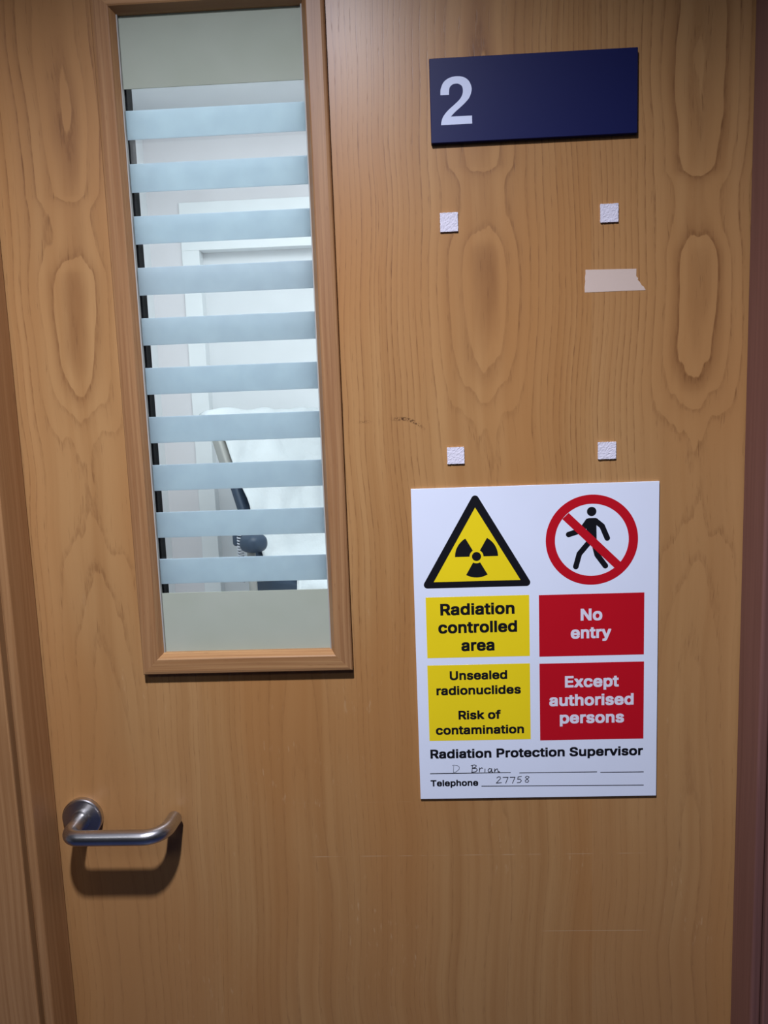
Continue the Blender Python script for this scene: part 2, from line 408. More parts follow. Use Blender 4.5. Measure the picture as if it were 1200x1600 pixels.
# ------------------------------------------------------------------ door leaf with the vision panel
GX0, GX1, GZ0, GZ1 = 0.1597, 0.3735, 1.2187, 1.9740      # clear opening of the panel
bm = bmesh.new()
DX0, DX1, DT = -0.004, 0.883, 0.044
ox0, ox1, oz0, oz1 = GX0 - 0.004, GX1 + 0.004, GZ0 - 0.004, GZ1 + 0.004
box(bm, DX0, ox0, 0, DT, 0.006, HEAD - 0.003); box(bm, ox1, DX1, 0, DT, 0.006, HEAD - 0.003)
box(bm, ox0, ox1, 0, DT, 0.006, oz0); box(bm, ox0, ox1, 0, DT, oz1, HEAD - 0.003)
bmesh.ops.remove_doubles(bm, verts=bm.verts, dist=1e-5)
door = struct('door_1', bm, M_DOOR)
door['label'] = 'light wood veneer door with a tall striped vision panel'

# mitred bead around the opening: profile as (distance from the outer edge, projection)
BW = 0.0262
prof = [(0, 0.0), (0.0, 0.0098), (0.0012, 0.0112), (0.004, 0.0120), (BW - 0.0065, 0.0130), (BW - 0.005, 0.0122), (BW, 0.003), (BW, -0.002), (0, -0.0)]
def bead(side):
    bm = bmesh.new()
    X0, X1, Z0, Z1 = GX0 - BW, GX1 + BW, GZ0 - BW, GZ1 + BW
    rings = []
    for end in (0, 1):
        ring = []
        for a, h in prof:
            if side in ('left', 'right'):
                x = X0 + a if side == 'left' else X1 - a
                z = (Z0 + a) if end == 0 else (Z1 - a)
            else:
                z = Z0 + a if side == 'bottom' else Z1 - a
                x = (X0 + a) if end == 0 else (X1 - a)
            ring.append(bm.verts.new((x, -h if h > 0 else -h, z)))
        rings.append(ring)
    n = len(prof)
    for i in range(n): bm.faces.new((rings[0][i], rings[0][(i + 1) % n], rings[1][(i + 1) % n], rings[1][i]))
    bm.faces.new(rings[0]); bm.faces.new(rings[1][::-1])
    return obj('glazing_bead', bm, M_BEADV if side in ('left', 'right') else M_BEADH, door)
for s in ('left', 'right', 'bottom', 'top'): bead(s)
pane = obj('glass_pane', bx(GX0 - 0.003, GX1 + 0.003, 0.0026, 0.0078, GZ0 - 0.003, GZ1 + 0.003), M_GLASS, door)
pane['label'] = 'clear glass between the frosted stripes'
for a, b in ((GX0, GX0 + 0.0014), (GX1 - 0.0014, GX1)):
    obj('seal', bx(a, b, -0.0028, 0.0026, GZ0, GZ1), M_SEAL, pane)
obj('edge_spacer', (lambda m: (box(m, GX0 - 0.002, GX0 + 0.0022, 0.0078, 0.0265, GZ0, GZ1), box(m, GX1 - 0.0022, GX1 + 0.002, 0.0078, 0.0265, GZ0, GZ1), m)[2])(bmesh.new()), M_BLACK, pane)
for k in range(10):
    zt = 1.8713 - 0.05915 * k
    o = obj('frosted_stripe', bx(GX0 + 0.0014, GX1 - 0.0014, 0.0020, 0.0026, zt - 0.0322, zt), M_FROST, pane)
for a, b in ((GZ0, 1.2948), (1.8950, GZ1)):
    o = obj('opaque_band', bx(GX0 + 0.0014, GX1 - 0.0014, 0.0016, 0.0026, a, b), M_FILM, pane)
    o['label'] = 'opaque sage green band'

# lever handle on its round rose
HX, HZ = 0.0348, 0.9975
bm = lathe(bmesh.new(), [(0, 0.0), (0.0265, 0.0), (0.0265, -0.0065), (0.0255, -0.0080), (0.0240, -0.0085), (0.0, -0.0085)], (HX, 0, HZ))
rose = obj('door_handle', bm, M_STEEL, door); bevel_mod(rose, 0.0006)
rose['label'] = 'brushed steel lever handle on a round rose'
LY = -0.0545; R1 = 0.017; R2 = 0.027; EX = 0.158
pts = [(HX, -0.0085, HZ), (HX, -0.02, HZ), (HX, LY + R1, HZ)]
for i in range(1, 9):
    a = math.pi / 2 * i / 8; pts.append((HX + R1 * (1 - math.cos(a)), LY + R1 * (1 - math.sin(a)), HZ))
for i in range(1, 6): pts.append((HX + R1 + (EX - R2 - HX - R1) * i / 6, LY, HZ))
for i in range(0, 11):
    a = math.pi / 2 * i / 10; pts.append((EX - R2 + R2 * math.sin(a), LY + R2 * (1 - math.cos(a)), HZ))
pts.append((EX + 0.0005, -0.016, HZ)); pts.append((EX + 0.0008, -0.0085, HZ))
bm = tube(bmesh.new(), pts, 0.0095, 32)
lev = obj('lever', bm, M_STEEL, rose, smooth=True)
lev.data.set_sharp_from_angle(angle=math.radians(50))
bm = lathe(bmesh.new(), [(0.0125, -0.0085), (0.0125, -0.0115), (0.0095, -0.0118)], (HX, 0, HZ), 40)
obj('collar', bm, M_STEEL, rose)

# ------------------------------------------------------------------ lettering
# bold grotesque letter outlines: advance, then closed loops of x,y in thousandths of an em
GLYPHS = {
 '2': (453, ['43,-27 409,-27 416,-20 416,76 409,83 223,84 311,175 353,224 385,268 402,306 408,341 408,404 403,433 393,458 380,479 356,503 333,521 294,537 268,542 183,542 160,538 123,525 103,512 70,480 53,455 42,425 38,404 37,341 44,335 148,335 155,341 157,370 162,385 173,404 190,418 219,430 228,430 248,423 265,413 283,391 290,375 290,365 277,335 247,294 36,68 36,-20']),
 'E': (419, ['39,-27 395,-27 402,-20 402,78 395,85 152,85 153,201 375,201 382,208 382,306 375,313 153,313 152,423 393,423 400,430 400,529 393,536 39,536 32,529 32,-20']),
 'H': (517, ['39,-27 145,-27 152,-20 153,203 364,203 365,-20 371,-27 476,-27 483,-20 483,529 476,536 371,536 365,529 364,316 153,316 152,529 145,536 39,536 32,529 32,-20']),
 'N': (523, ['39,-27 145,-27 152,-20 153,303 351,-9 365,-27 484,-27 491,-20 491,529 484,536 378,536 371,529 370,203 166,526 156,536 39,536 32,529 32,-20']),
 'P': (445, ['39,-27 145,-27 152,-20 153,158 281,158 321,166 336,171 371,191 401,219 415,239 430,275 435,300 436,383 432,409 422,440 408,465 379,497 354,515 320,528 273,536 39,536 32,529 32,-20', '153,270 153,425 218,425 254,420 278,410 296,395 308,374 315,353 315,341 302,308 288,291 266,278 238,271']),
 'R': (449, ['39,-27 145,-27 152,-20 153,170 223,169 321,-14 331,-27 448,-27 455,-20 455,21 361,193 380,206 406,231 418,250 427,270 436,309 435,404 423,443 408,469 379,500 359,513 323,528 274,536 39,536 32,529 32,-20', '153,282 153,425 219,425 250,421 283,408 300,394 311,373 316,350 307,323 295,306 270,291 248,285 228,282']),
 'S': (447, ['181,-36 279,-35 321,-26 354,-12 381,6 412,39 427,68 435,96 436,166 431,198 417,226 385,261 361,277 330,292 298,303 225,322 190,335 158,355 146,373 146,379 152,391 169,410 193,422 226,430 260,421 288,405 298,391 306,375 310,356 316,350 421,350 428,356 428,401 425,426 412,458 398,478 375,501 350,518 326,530 290,540 273,542 181,542 141,535 109,522 75,500 50,473 35,448 26,419 25,334 28,315 36,296 45,283 70,256 93,240 131,221 241,190 271,178 298,163 307,154 315,140 307,120 288,100 261,86 221,77 183,87 154,105 143,118 137,130 132,156 125,163 18,163 11,156 11,104 15,84 30,48 47,24 70,2 98,-15 139,-30']),
 'T': (449, ['171,-27 276,-27 283,-20 283,423 436,423 443,430 443,529 436,536 10,536 3,529 3,430 10,423 165,423 165,-20']),
 'U': (517, ['235,-36 316,-33 346,-27 371,-18 395,-6 416,8 450,43 470,76 481,111 485,143 485,529 478,536 371,536 365,529 365,185 362,169 356,148 347,130 328,107 299,90 260,80 241,82 221,88 208,95 188,108 167,134 153,171 151,196 151,529 144,536 39,536 32,529 32,138 36,110 43,85 56,59 70,39 101,7 115,-2 145,-18 170,-27 200,-33']),
 'a': (389, ['128,-36 205,-35 224,-31 246,-21 255,-27 356,-27 363,-20 363,293 361,310 353,334 337,360 311,385 284,400 253,408 218,412 150,411 113,403 78,388 56,373 28,343 13,314 13,270 21,262 78,246 120,246 128,254 136,269 146,281 166,293 189,301 200,301 223,292 233,284 243,265 241,261 228,256 129,243 94,236 69,227 43,212 21,190 7,165 2,136 2,79 7,49 17,26 26,14 48,-7 66,-20 91,-30', '165,75 139,85 127,95 123,101 123,108 133,120 154,131 176,137 247,146 243,130 236,114 221,96 194,80 176,75']),
 'c': (396, ['184,-36 259,-33 289,-26 314,-15 340,3 365,29 376,45 390,78 390,123 380,131 325,145 283,145 276,138 265,110 251,95 225,80 213,76 201,76 180,83 166,92 147,114 133,143 127,165 125,194 136,239 155,271 170,286 189,296 201,300 213,300 243,287 261,270 275,241 281,235 328,235 381,248 388,255 388,300 378,325 365,346 338,375 320,387 289,402 266,408 231,412 164,411 133,405 96,388 78,375 51,348 40,333 21,296 10,255 6,218 7,138 17,89 33,53 51,28 79,0 96,-12 133,-28 155,-33']),
 'd': (424, ['173,-36 245,-33 266,-27 283,-17 291,-27 391,-27 398,-20 398,529 391,536 290,536 283,529 283,395 256,407 219,412 154,411 118,402 85,385 55,356 38,335 21,300 13,276 7,239 6,156 12,105 25,66 50,25 85,-8 111,-23 129,-30', '201,76 185,81 168,91 157,100 145,118 131,150 125,181 125,196 136,241 142,255 156,275 166,285 184,295 199,300 209,300 224,295 241,285 253,274 262,261 277,226 283,188 277,151 270,130 257,108 245,95 233,86 211,77']),
 'e': (404, ['189,-36 265,-33 296,-26 321,-15 345,1 368,24 381,41 392,68 392,111 381,120 330,132 284,132 277,125 266,103 254,91 233,80 209,75 184,82 159,97 147,110 133,135 133,141 391,141 398,148 398,231 395,266 385,303 371,331 352,356 316,387 285,402 246,411 183,412 153,410 118,400 86,382 56,354 33,323 16,281 8,246 6,218 6,155 8,126 21,78 36,48 47,31 70,7 99,-13 139,-30', '138,248 146,265 160,281 183,295 204,301 229,293 246,282 257,270 268,251 268,248']),
 'f': (254, ['59,-27 161,-27 168,-20 168,299 248,300 255,306 255,399 248,406 170,406 170,413 175,429 180,436 186,441 193,443 204,441 248,441 255,448 270,496 270,541 260,550 223,557 155,557 129,552 105,542 94,535 71,511 60,493 53,469 52,406 -14,406 -21,399 -21,306 -14,300 52,299 52,-20']),
 'h': (410, ['31,-27 134,-27 141,-20 141,219 143,235 155,264 165,278 191,295 209,300 231,292 251,276 262,255 267,235 268,-20 275,-27 378,-27 385,-20 385,271 380,310 370,339 355,363 331,386 306,401 283,408 250,412 186,411 168,407 141,396 141,529 134,536 31,536 25,529 25,-20']),
 'i': (167, ['30,-28 135,-28 142,-21 142,400 135,407 30,407 23,400 23,-21', '30,438 135,438 142,445 142,530 135,537 30,537 23,530 23,445']),
 'k': (381, ['31,-27 134,-27 141,-20 141,118 149,126 273,-27 391,-27 398,-20 398,23 247,213 386,356 386,399 379,406 263,406 141,282 141,529 134,536 31,536 25,529 25,-20']),
 'l': (167, ['30,-28 135,-28 142,-21 142,530 135,537 30,537 23,530 23,-21']),
 'm': (610, ['31,-27 134,-27 141,-20 142,239 147,256 158,276 175,291 195,300 210,297 230,285 242,265 246,250 246,-20 253,-27 355,-27 362,-20 363,243 370,264 380,280 393,291 418,301 443,291 455,281 463,265 467,250 468,-20 475,-27 576,-27 583,-20 583,298 575,335 560,363 538,386 518,400 491,410 469,413 404,413 375,408 344,395 320,376 294,400 275,408 250,413 178,412 159,407 141,398 133,406 31,406 25,399 25,-20']),
 'n': (410, ['31,-27 134,-27 141,-20 141,219 143,235 155,264 165,278 191,295 209,300 231,292 251,276 262,255 267,235 268,-20 275,-27 378,-27 385,-20 385,271 382,296 373,330 363,350 353,364 323,392 293,406 250,412 186,411 156,403 139,395 138,399 131,406 31,406 25,399 25,-20']),
 'o': (415, ['184,-36 230,-36 266,-32 299,-22 329,-5 360,23 376,44 390,69 403,111 408,151 408,223 402,269 388,309 366,345 334,377 299,398 266,408 229,412 164,411 133,405 96,388 78,375 51,348 40,333 21,296 10,255 6,218 7,138 17,89 33,53 51,28 79,0 96,-12 133,-28 155,-33', '201,76 180,83 166,92 147,114 138,130 130,155 125,180 125,194 136,239 155,271 170,286 189,296 201,300 213,300 243,287 265,265 280,236 287,211 291,186 281,141 268,115 257,100 231,82 213,76']),
 'p': (424, ['31,-170 134,-170 141,-163 141,-18 158,-27 186,-35 251,-36 295,-30 325,-17 345,-3 373,24 388,45 400,68 408,93 416,131 417,231 413,261 401,305 380,344 354,372 325,393 295,406 251,412 178,410 156,403 141,395 133,406 31,406 25,399 25,-163', '216,76 185,90 163,113 155,129 146,154 141,181 141,196 146,224 152,243 170,273 180,283 196,293 215,300 224,300 245,292 259,283 271,271 288,240 296,215 300,186 296,163 288,138 270,104 258,92 244,83 228,77']),
 'r': (259, ['31,-27 134,-27 141,-20 141,226 143,240 147,251 158,270 171,282 188,291 204,296 264,295 271,301 271,404 264,411 183,412 160,408 140,400 131,406 31,406 25,399 25,-20']),
 's': (365, ['158,-36 228,-35 260,-28 281,-21 308,-6 336,20 348,39 356,60 358,75 357,146 352,164 335,191 316,208 285,226 264,233 168,257 150,266 141,276 150,288 160,295 188,303 201,300 218,291 230,278 240,256 246,250 293,250 341,261 351,269 351,313 345,330 328,358 310,377 290,392 266,403 248,408 210,412 164,412 126,408 100,401 68,383 41,358 28,339 21,318 18,296 20,235 27,210 37,194 59,172 83,157 116,145 209,122 228,112 235,104 225,91 205,80 188,75 175,75 159,80 141,90 130,104 122,125 114,133 69,133 15,122 8,115 8,66 17,41 32,18 59,-7 85,-22 119,-32']),
 't': (227, ['130,-31 208,-31 230,-27 240,-19 240,28 230,74 223,81 166,81 160,86 153,105 153,299 224,300 231,306 231,399 224,406 153,406 153,491 146,498 44,498 37,491 37,406 -14,406 -21,399 -21,306 -14,300 37,299 37,58 41,38 47,21 57,6 85,-17 109,-27']),
 'u': (410, ['145,-32 226,-31 254,-23 268,-16 276,-27 378,-27 385,-20 385,399 378,406 275,406 268,399 268,164 266,145 260,125 246,103 231,91 204,80 188,82 165,95 150,116 142,141 141,399 134,406 31,406 25,399 25,101 31,63 45,30 57,13 74,-3 101,-21 119,-27']),
 'v': (389, ['141,-27 246,-27 255,-19 398,356 398,399 391,406 284,406 276,398 194,171 112,399 105,406 -3,406 -10,399 -8,353 133,-19']),
 'x': (379, ['0,-27 113,-27 120,-20 189,85 257,-19 265,-27 378,-27 385,-20 385,21 266,191 378,356 378,399 371,406 260,406 251,396 190,302 131,395 121,406 9,406 2,399 2,355 112,193 -5,24 -6,-20']),
 'y': (389, ['54,-172 126,-172 154,-166 168,-160 185,-147 202,-130 216,-111 237,-65 396,349 398,356 398,399 391,406 284,406 276,398 194,171 112,399 105,406 -3,406 -10,399 -8,353 127,-1 111,-41 99,-55 93,-58 40,-58 32,-68 20,-115 20,-159 29,-167']),
}

def lettering(name, lines, mat, parent, y, thick=0.00012):
    """lines: (text, x0, x1, baseline z, cap height) in metres on the plane y"""
    out = bmesh.new()
    for s, x0, x1, zb, cap in lines:
        pen_x = 0; word = bmesh.new()
        for chx in s:
            if chx == ' ': pen_x += 190; continue
            adv, loops = GLYPHS[chx]
            cu = bpy.data.curves.new('outline', 'CURVE'); cu.dimensions = '2D'; cu.fill_mode = 'BOTH'
            for lp in loops:
                q = [tuple(map(float, p.split(','))) for p in lp.split()]
                sp = cu.splines.new('POLY'); sp.points.add(len(q) - 1); sp.use_cyclic_u = True
                for k, (a, b) in enumerate(q): sp.points[k].co = ((a + pen_x) / 1000, b / 1000, 0, 1)
            pen_x += adv + 12
            ob = bpy.data.objects.new('outline', cu); COL.objects.link(ob); bpy.context.view_layer.update()
            me = bpy.data.meshes.new_from_object(ob.evaluated_get(bpy.context.evaluated_depsgraph_get()))
            word.from_mesh(me); bpy.data.objects.remove(ob); bpy.data.curves.remove(cu); bpy.data.meshes.remove(me)
        me = bpy.data.meshes.new('word'); word.to_mesh(me); word.free()
        xs = [v.co.x for v in me.vertices]; a, b = min(xs), max(xs)
        for v in me.vertices:
            v.co = (x0 + (v.co.x - a) / (b - a) * (x1 - x0), y - thick, zb + (v.co.y + 0.028) / 0.565 * cap)
        b2 = bmesh.new(); b2.from_mesh(me)
        bmesh.ops.remove_doubles(b2, verts=b2.verts, dist=1e-7)
        g = bmesh.ops.extrude_face_region(b2, geom=b2.faces[:])
        for v in [q for q in g['geom'] if isinstance(q, bmesh.types.BMVert)]: v.co.y += thick
        b2.to_mesh(me); b2.free(); out.from_mesh(me); bpy.data.meshes.remove(me)
    for f in out.faces: f.smooth = False
    return obj(name, out, mat, parent)
def ribbon(bm, pts, wd, y0, y1, closed=False, nc=10):
    """flat stroke with round ends through (x, z) points"""
    P = [Vector((p[0], p[1])) for p in pts]
    r = wd / 2
    for i, (a, b) in enumerate(zip(P, P[1:])):
        d = (b - a)
        if d.length < 1e-7: continue
        ang = math.degrees(math.atan2(d.y, d.x))
        yy = y0 - 0.000005 * (i % 3)
        prism(bm, arc(b.x, b.y, r, ang - 90, ang + 90, nc) + arc(a.x, a.y, r, ang + 90, ang + 270, nc), yy, y1)
    return bm

# ------------------------------------------------------------------ door number plaque
plq = obj('number_plaque', bx(0.5160, 0.7495, -0.0065, 0.0, 1.8155, 1.9065, bev=0.0005, seg=1), M_NAVY)
tag(plq, 'dark navy rectangular plaque with a pale numeral 2 at the top of the door', 'sign')
def spline(pts, n=6):
    out = []
    for i in range(len(pts) - 1):
        p0, p1, p2, p3 = (Vector(pts[max(i - 1, 0)]), Vector(pts[i]), Vector(pts[i + 1]), Vector(pts[min(i + 2, len(pts) - 1)]))
        for k in range(n):
            q = k / n
            v = 0.5 * (2 * p1 + (p2 - p0) * q + (2 * p0 - 5 * p1 + 4 * p2 - p3) * q * q + (3 * p1 - p0 - 3 * p2 + p3) * q ** 3)
            out.append((v.x, v.y))
    return out + [tuple(pts[-1])]
two = spline([(0, 141), (3, 172), (17, 202), (43, 220), (75, 226), (108, 221), (133, 202), (145, 172), (143, 146), (133, 122), (115, 101), (93, 81), (68, 60), (51, 43), (47, 38)])
two += [(145, 38), (145, 0), (0, 0)]
two += spline([(0, 0.5), (3, 20), (13, 43), (33, 67), (63, 93), (88, 116), (101, 137), (105, 158), (101, 178), (88, 189), (73, 192), (55, 187), (43, 172), (40, 141)])
obj('numeral', prism(bmesh.new(), [(0.5277 + x * 0.0354 / 145, 1.8346 + z * 0.0515 / 226) for x, z in two], -0.0067, -0.0065), M_NUM, plq)

# ------------------------------------------------------------------ radiation notice
SX, SZ, SYF = 0.4798, 1.4176, -0.0032
brd = obj('safety_notice', bx(SX, SX + 0.2996, SYF, 0.0, SZ - 0.4020, SZ, bev=0.0003, seg=1), M_SIGN)
tag(brd, 'white rectangular warning notice with yellow and red panels on the wooden door', 'sign')
P = lambda u, v: (SX + u / 1000, SZ - v / 1000)
Y1, Y2, Y3, Y4 = SYF - 0.0001, SYF - 0.0002, SYF - 0.0003, SYF - 0.0004
def poly(name, pts, mat, parent, y0, y1):
    return obj(name, prism(bmesh.new(), pts, y0, y1), mat, parent)
def rounded(pts, r, n=8):
    out = []
    for i in range(len(pts)):
        a, b, c = Vector(pts[i - 1]), Vector(pts[i]), Vector(pts[(i + 1) % len(pts)])
        u, v = (a - b).normalized(), (c - b).normalized()
        half = u.angle(v) / 2; L = r / math.tan(half); cen = b + (u + v).normalized() * (r / math.sin(half))
        s, e = b + u * L, b + v * L
        a0 = math.atan2((s - cen).y, (s - cen).x); a1 = math.atan2((e - cen).y, (e - cen).x)
        da = (a1 - a0 + math.pi) % (2 * math.pi) - math.pi
        out += [(cen.x + r * math.cos(a0 + da * k / n), cen.y + r * math.sin(a0 + da * k / n)) for k in range(n + 1)]
    return out
# warning triangle
tri = poly('warning_triangle', rounded([P(77.8, 5.6), P(9.0, 124.6), P(147.0, 124.6)], 0.0046), M_INK, brd, Y1, SYF)
tri['label'] = 'black bordered warning triangle'
poly('triangle_field', [P(77.7, 25.0), P(24.8, 116.7), P(131.6, 116.7)], M_YEL, tri, Y2, Y1)
bm = bmesh.new(); cx, cz = P(78.2, 85.8)
for a in (30, 150, 270):
    a -= 0
    prism(bm, arc(cx, cz, 0.0264, a - 30, a + 30, 24) + arc(cx, cz, 0.0085, a + 30, a - 30, 12), Y3, Y2)
prism(bm, arc(cx, cz, 0.0056, 0, 352.5, 47), Y3, Y2)
obj('trefoil', bm, M_INK, tri)
# prohibition symbol
cx, cz = P(218.7, 69.4)
def annulus(bm, ro, ri, y0, y1, n=96):
    A = [(math.cos(2 * math.pi * k / n), math.sin(2 * math.pi * k / n)) for k in range(n)]
    V = [[bm.verts.new((cx + r * c, y, cz + r * s)) for c, s in A] for r, y in ((ro, y0), (ri, y0), (ri, y1), (ro, y1))]
    for i in range(4):
        a, b = V[i], V[(i + 1) % 4]
        for k in range(n): bm.faces.new((a[k], a[(k + 1) % n], b[(k + 1) % n], b[k]))
    return bm
bm = annulus(bmesh.new(), 0.0558, 0.0446, Y1, SYF)
bar = [P(190.9, 35.2), P(253.9, 97.8), P(246.4, 105.0), P(183.2, 42.5)]
prism(bm, bar, Y1 - 0.00001, SYF - 0.00007)
pro = obj('prohibition_symbol', bm, M_RED, brd); pro['label'] = 'red ring with a diagonal bar'
bm = bmesh.new()
YFIG = SYF - 0.00005
hx, hz = P(218.6, 34.3); prism(bm, arc(hx, hz, 0.0057, 0, 352.5, 47), YFIG, SYF)
W = 0.0068
prism(bm, [P(213.2, 43.0), P(215, 42.2), P(223.5, 42.2), P(226, 43.5), P(224.4, 52), P(224.6, 66), P(224.8, 72.5), P(216, 74), P(212.2, 72.5), P(213.6, 60), P(211.8, 54.6)], YFIG, SYF)
ribbon(bm, [P(214.2, 46.0), P(206.5, 57.0), P(190.8, 61.8)], W, YFIG - 0.000001, SYF)          # arm reaching back
ribbon(bm, [P(223.4, 46.0), P(231.2, 52.6), P(237.4, 67.6)], W, YFIG - 0.000002, SYF)          # forward arm
ribbon(bm, [P(215.6, 72.0), P(203.6, 86.2), P(199.3, 102.0)], W, YFIG - 0.000003, SYF)         # rear leg
ribbon(bm, [P(221.0, 71.0), P(225.2, 88.0), P(235.2, 102.0)], W, YFIG - 0.000004, SYF)         # front leg
obj('walking_figure', bm, M_INK, pro)
# panels
def quad(name, u0, v0, u1, v1, mat): return poly(name, [P(u0, v0), P(u1, v0), P(u1, v1), P(u0, v1)], mat, brd, Y1, SYF)
Ln = lambda s, u0, u1, vb, cap: (s, SX + u0 / 1000, SX + u1 / 1000, SZ - vb / 1000, cap / 1000)
ya = quad('yellow_panel', 14.1, 136.0, 142.0, 214.1, M_YEL)
lettering('black_lettering', [Ln('Radiation', 31.9, 123.8, 159.4, 14.9), Ln('controlled', 28.8, 126.6, 182.5, 14.9), Ln('area', 57.0, 98.2, 205.9, 14.9)], M_INK, ya, Y1)
yb = quad('yellow_panel', 13.7, 223.7, 141.9, 323.4, M_YEL)
lettering('black_lettering', [Ln('Unsealed', 41.5, 113.4, 243.3, 11.6), Ln('radionuclides', 24.3, 130.2, 262.8, 11.6)], M_INK, yb, Y1)
lettering('black_lettering', [Ln('Risk of', 51.3, 104.7, 295.5, 11.6), Ln('contamination', 22.1, 133.5, 315.2, 11.6)], M_INK, yb, Y1)
ra = quad('red_panel', 153.9, 136.6, 282.6, 215.4, M_RED)
lettering('white_lettering', [Ln('No', 205.0, 231.5, 170.4, 15.2), Ln('entry', 192.8, 242.4, 193.1, 15.0)], M_WPRINT, ra, Y1)
rb = quad('red_panel', 153.8, 224.5, 282.9, 325.2, M_RED)
lettering('white_lettering', [Ln('Except', 185.3, 252.0, 256.2, 15.0), Ln('authorised', 165.6, 270.4, 280.2, 15.0), Ln('persons', 178.6, 258.6, 303.4, 15.0)], M_WPRINT, rb, Y1)
lettering('black_lettering', [Ln('Radiation Protection Supervisor', 14.3, 282.6, 347.2, 12.2)], M_INK, brd, SYF)
lettering('black_lettering', [Ln('Telephone', 13.5, 74.4, 384.9, 8.6)], M_INK, brd, SYF)
bm = bmesh.new()
for a, b, v in ((13.2, 116.0, 367.5), (126.9, 225.1, 368.4), (229.3, 283.6, 369.4)):
    prism(bm, [P(a, v - .5), P(b, v - .3), P(b, v + .7), P(a, v + .5)], Y1, SYF)
prism(bm, [P(78.4, 385.0), P(283.7, 387.0), P(283.7, 388.0), P(78.4, 386.0)], Y1, SYF)
obj('ruled_line', bm, M_INK, brd)
# handwriting in pen
def pen(name, strokes, mat, wd):
    bm = bmesh.new()
    for s in strokes: ribbon(bm, [P(*q) for q in s], wd / 1000, Y2, SYF, nc=4)
    return obj(name, bm, mat, brd)
pen('handwriting', [[(43.6, 357.5), (43.0, 366.4), (46.5, 365.6), (50.4, 362.0), (50.9, 359.2), (48.5, 357.2), (44.0, 356.4), (42.0, 357.0)]], M_PEN, 0.45)
pen('handwriting', [[(67.6, 357.0), (66.8, 366.0)], [(65.8, 357.6), (70, 356.4), (72.4, 357.6), (71.6, 359.6), (67.6, 361.0), (72.4, 361.4), (73.6, 363.4), (71.6, 365.8), (66.4, 366.4)],
     [(76.4, 360.6), (76.2, 366.0), (76.6, 362.4), (79.0, 360.6), (80.6, 361.2)], [(83.4, 362.0), (83.2, 366.4)],
     [(91.6, 362.2), (89.0, 361.6), (87.2, 364.0), (88.0, 366.4), (90.6, 366.0), (92.0, 362.0), (91.8, 366.2), (93.2, 366.6)],
     [(95.6, 362.0), (95.4, 366.4), (97.0, 363.2), (99.0, 362.2), (99.8, 364.4), (99.8, 366.2), (102.0, 366.4)]], M_INK, 0.85)
pen('handwriting', [[(98.2, 374.6), (100.4, 373.0), (102.6, 373.4), (103.0, 375.4), (97.4, 381.6), (104.0, 381.0)],
     [(106.0, 374.0), (112.6, 374.0), (109.4, 382.0)], [(115.0, 374.0), (121.4, 374.0), (118.0, 382.0)],
     [(129.6, 373.2), (125.2, 373.6), (124.6, 376.8), (127.8, 376.6), (129.4, 378.8), (127.6, 381.2), (124.0, 381.4)],
     [(138.8, 373.6), (136.2, 372.8), (134.4, 374.4), (136.6, 376.6), (138.8, 379.2), (137.4, 381.2), (134.6, 380.8), (134.2, 378.8), (137.0, 376.6), (139.2, 374.2), (138.8, 373.6)]], M_PEN, 0.8)

# ------------------------------------------------------------------ fuzzy pads and tape
pads = [(0.5239, 0.5446, 1.7182, 1.7395, 'white fuzzy square pad on the door, upper left one under the navy plaque'),
        (0.7089, 0.7295, 1.7205, 1.7410, 'white fuzzy square pad on the door just above the beige tape'),
        (0.5253, 0.5459, 1.4466, 1.4668, 'white fuzzy square pad just above the warning triangle of the notice'),
        (0.7063, 0.7277, 1.4464, 1.4668, 'white fuzzy square pad just above the red prohibition ring of the notice')]
for x0, x1, z0, z1, lab in pads:
    bm = bmesh.new()
    xm, zm = (x0 + x1) / 2, (z0 + z1) / 2; N = 14
    hx, hz = (x1 - x0) / 2, (z1 - z0) / 2
    rnd = random.Random(int(x0 * 1e4 + z0 * 1e3))
    G = [[bm.verts.new((-hx + 2 * hx * i / N + rnd.uniform(-1, 1) * .0002, -0.0022 - rnd.random() * 0.0005, -hz + 2 * hz * j / N + rnd.uniform(-1, 1) * .0002)) for j in range(N + 1)] for i in range(N + 1)]
    for i in range(N):
        for j in range(N): bm.faces.new((G[i][j], G[i + 1][j], G[i + 1][j + 1], G[i][j + 1]))
    rim = [G[i][0] for i in range(N + 1)] + [G[N][j] for j in range(1, N + 1)] + [G[i][N] for i in range(N - 1, -1, -1)] + [G[0][j] for j in range(N - 1, 0, -1)]
    back = [bm.verts.new((v.co.x, 0.0, v.co.z)) for v in rim]
    for k in range(len(rim)): bm.faces.new((rim[k], rim[(k + 1) % len(rim)], back[(k + 1) % len(rim)], back[k]))
    bm.faces.new(back)
    o = obj('adhesive_pad', bm, M_PAD); o.location = (xm, 0, zm)
    tag(o, lab, 'sticky pad', 'white square pads on the door')
edge = [(0.6912, 1.6428), (0.7618, 1.6426), (0.7596, 1.6466), (0.7572, 1.6482), (0.7548, 1.6524), (0.7524, 1.6546), (0.7532, 1.6562), (0.7508, 1.6590), (0.7510, 1.6672), (0.6920, 1.6686), (0.6922, 1.6640), (0.6914, 1.6600), (0.6918, 1.6550), (0.6910, 1.6490)]
tp = obj('tape_strip', prism(bmesh.new(), edge, -0.0003, 0.0), M_TAPE)
tag(tp, 'short strip of beige tape with a torn right end on the door', 'tape')

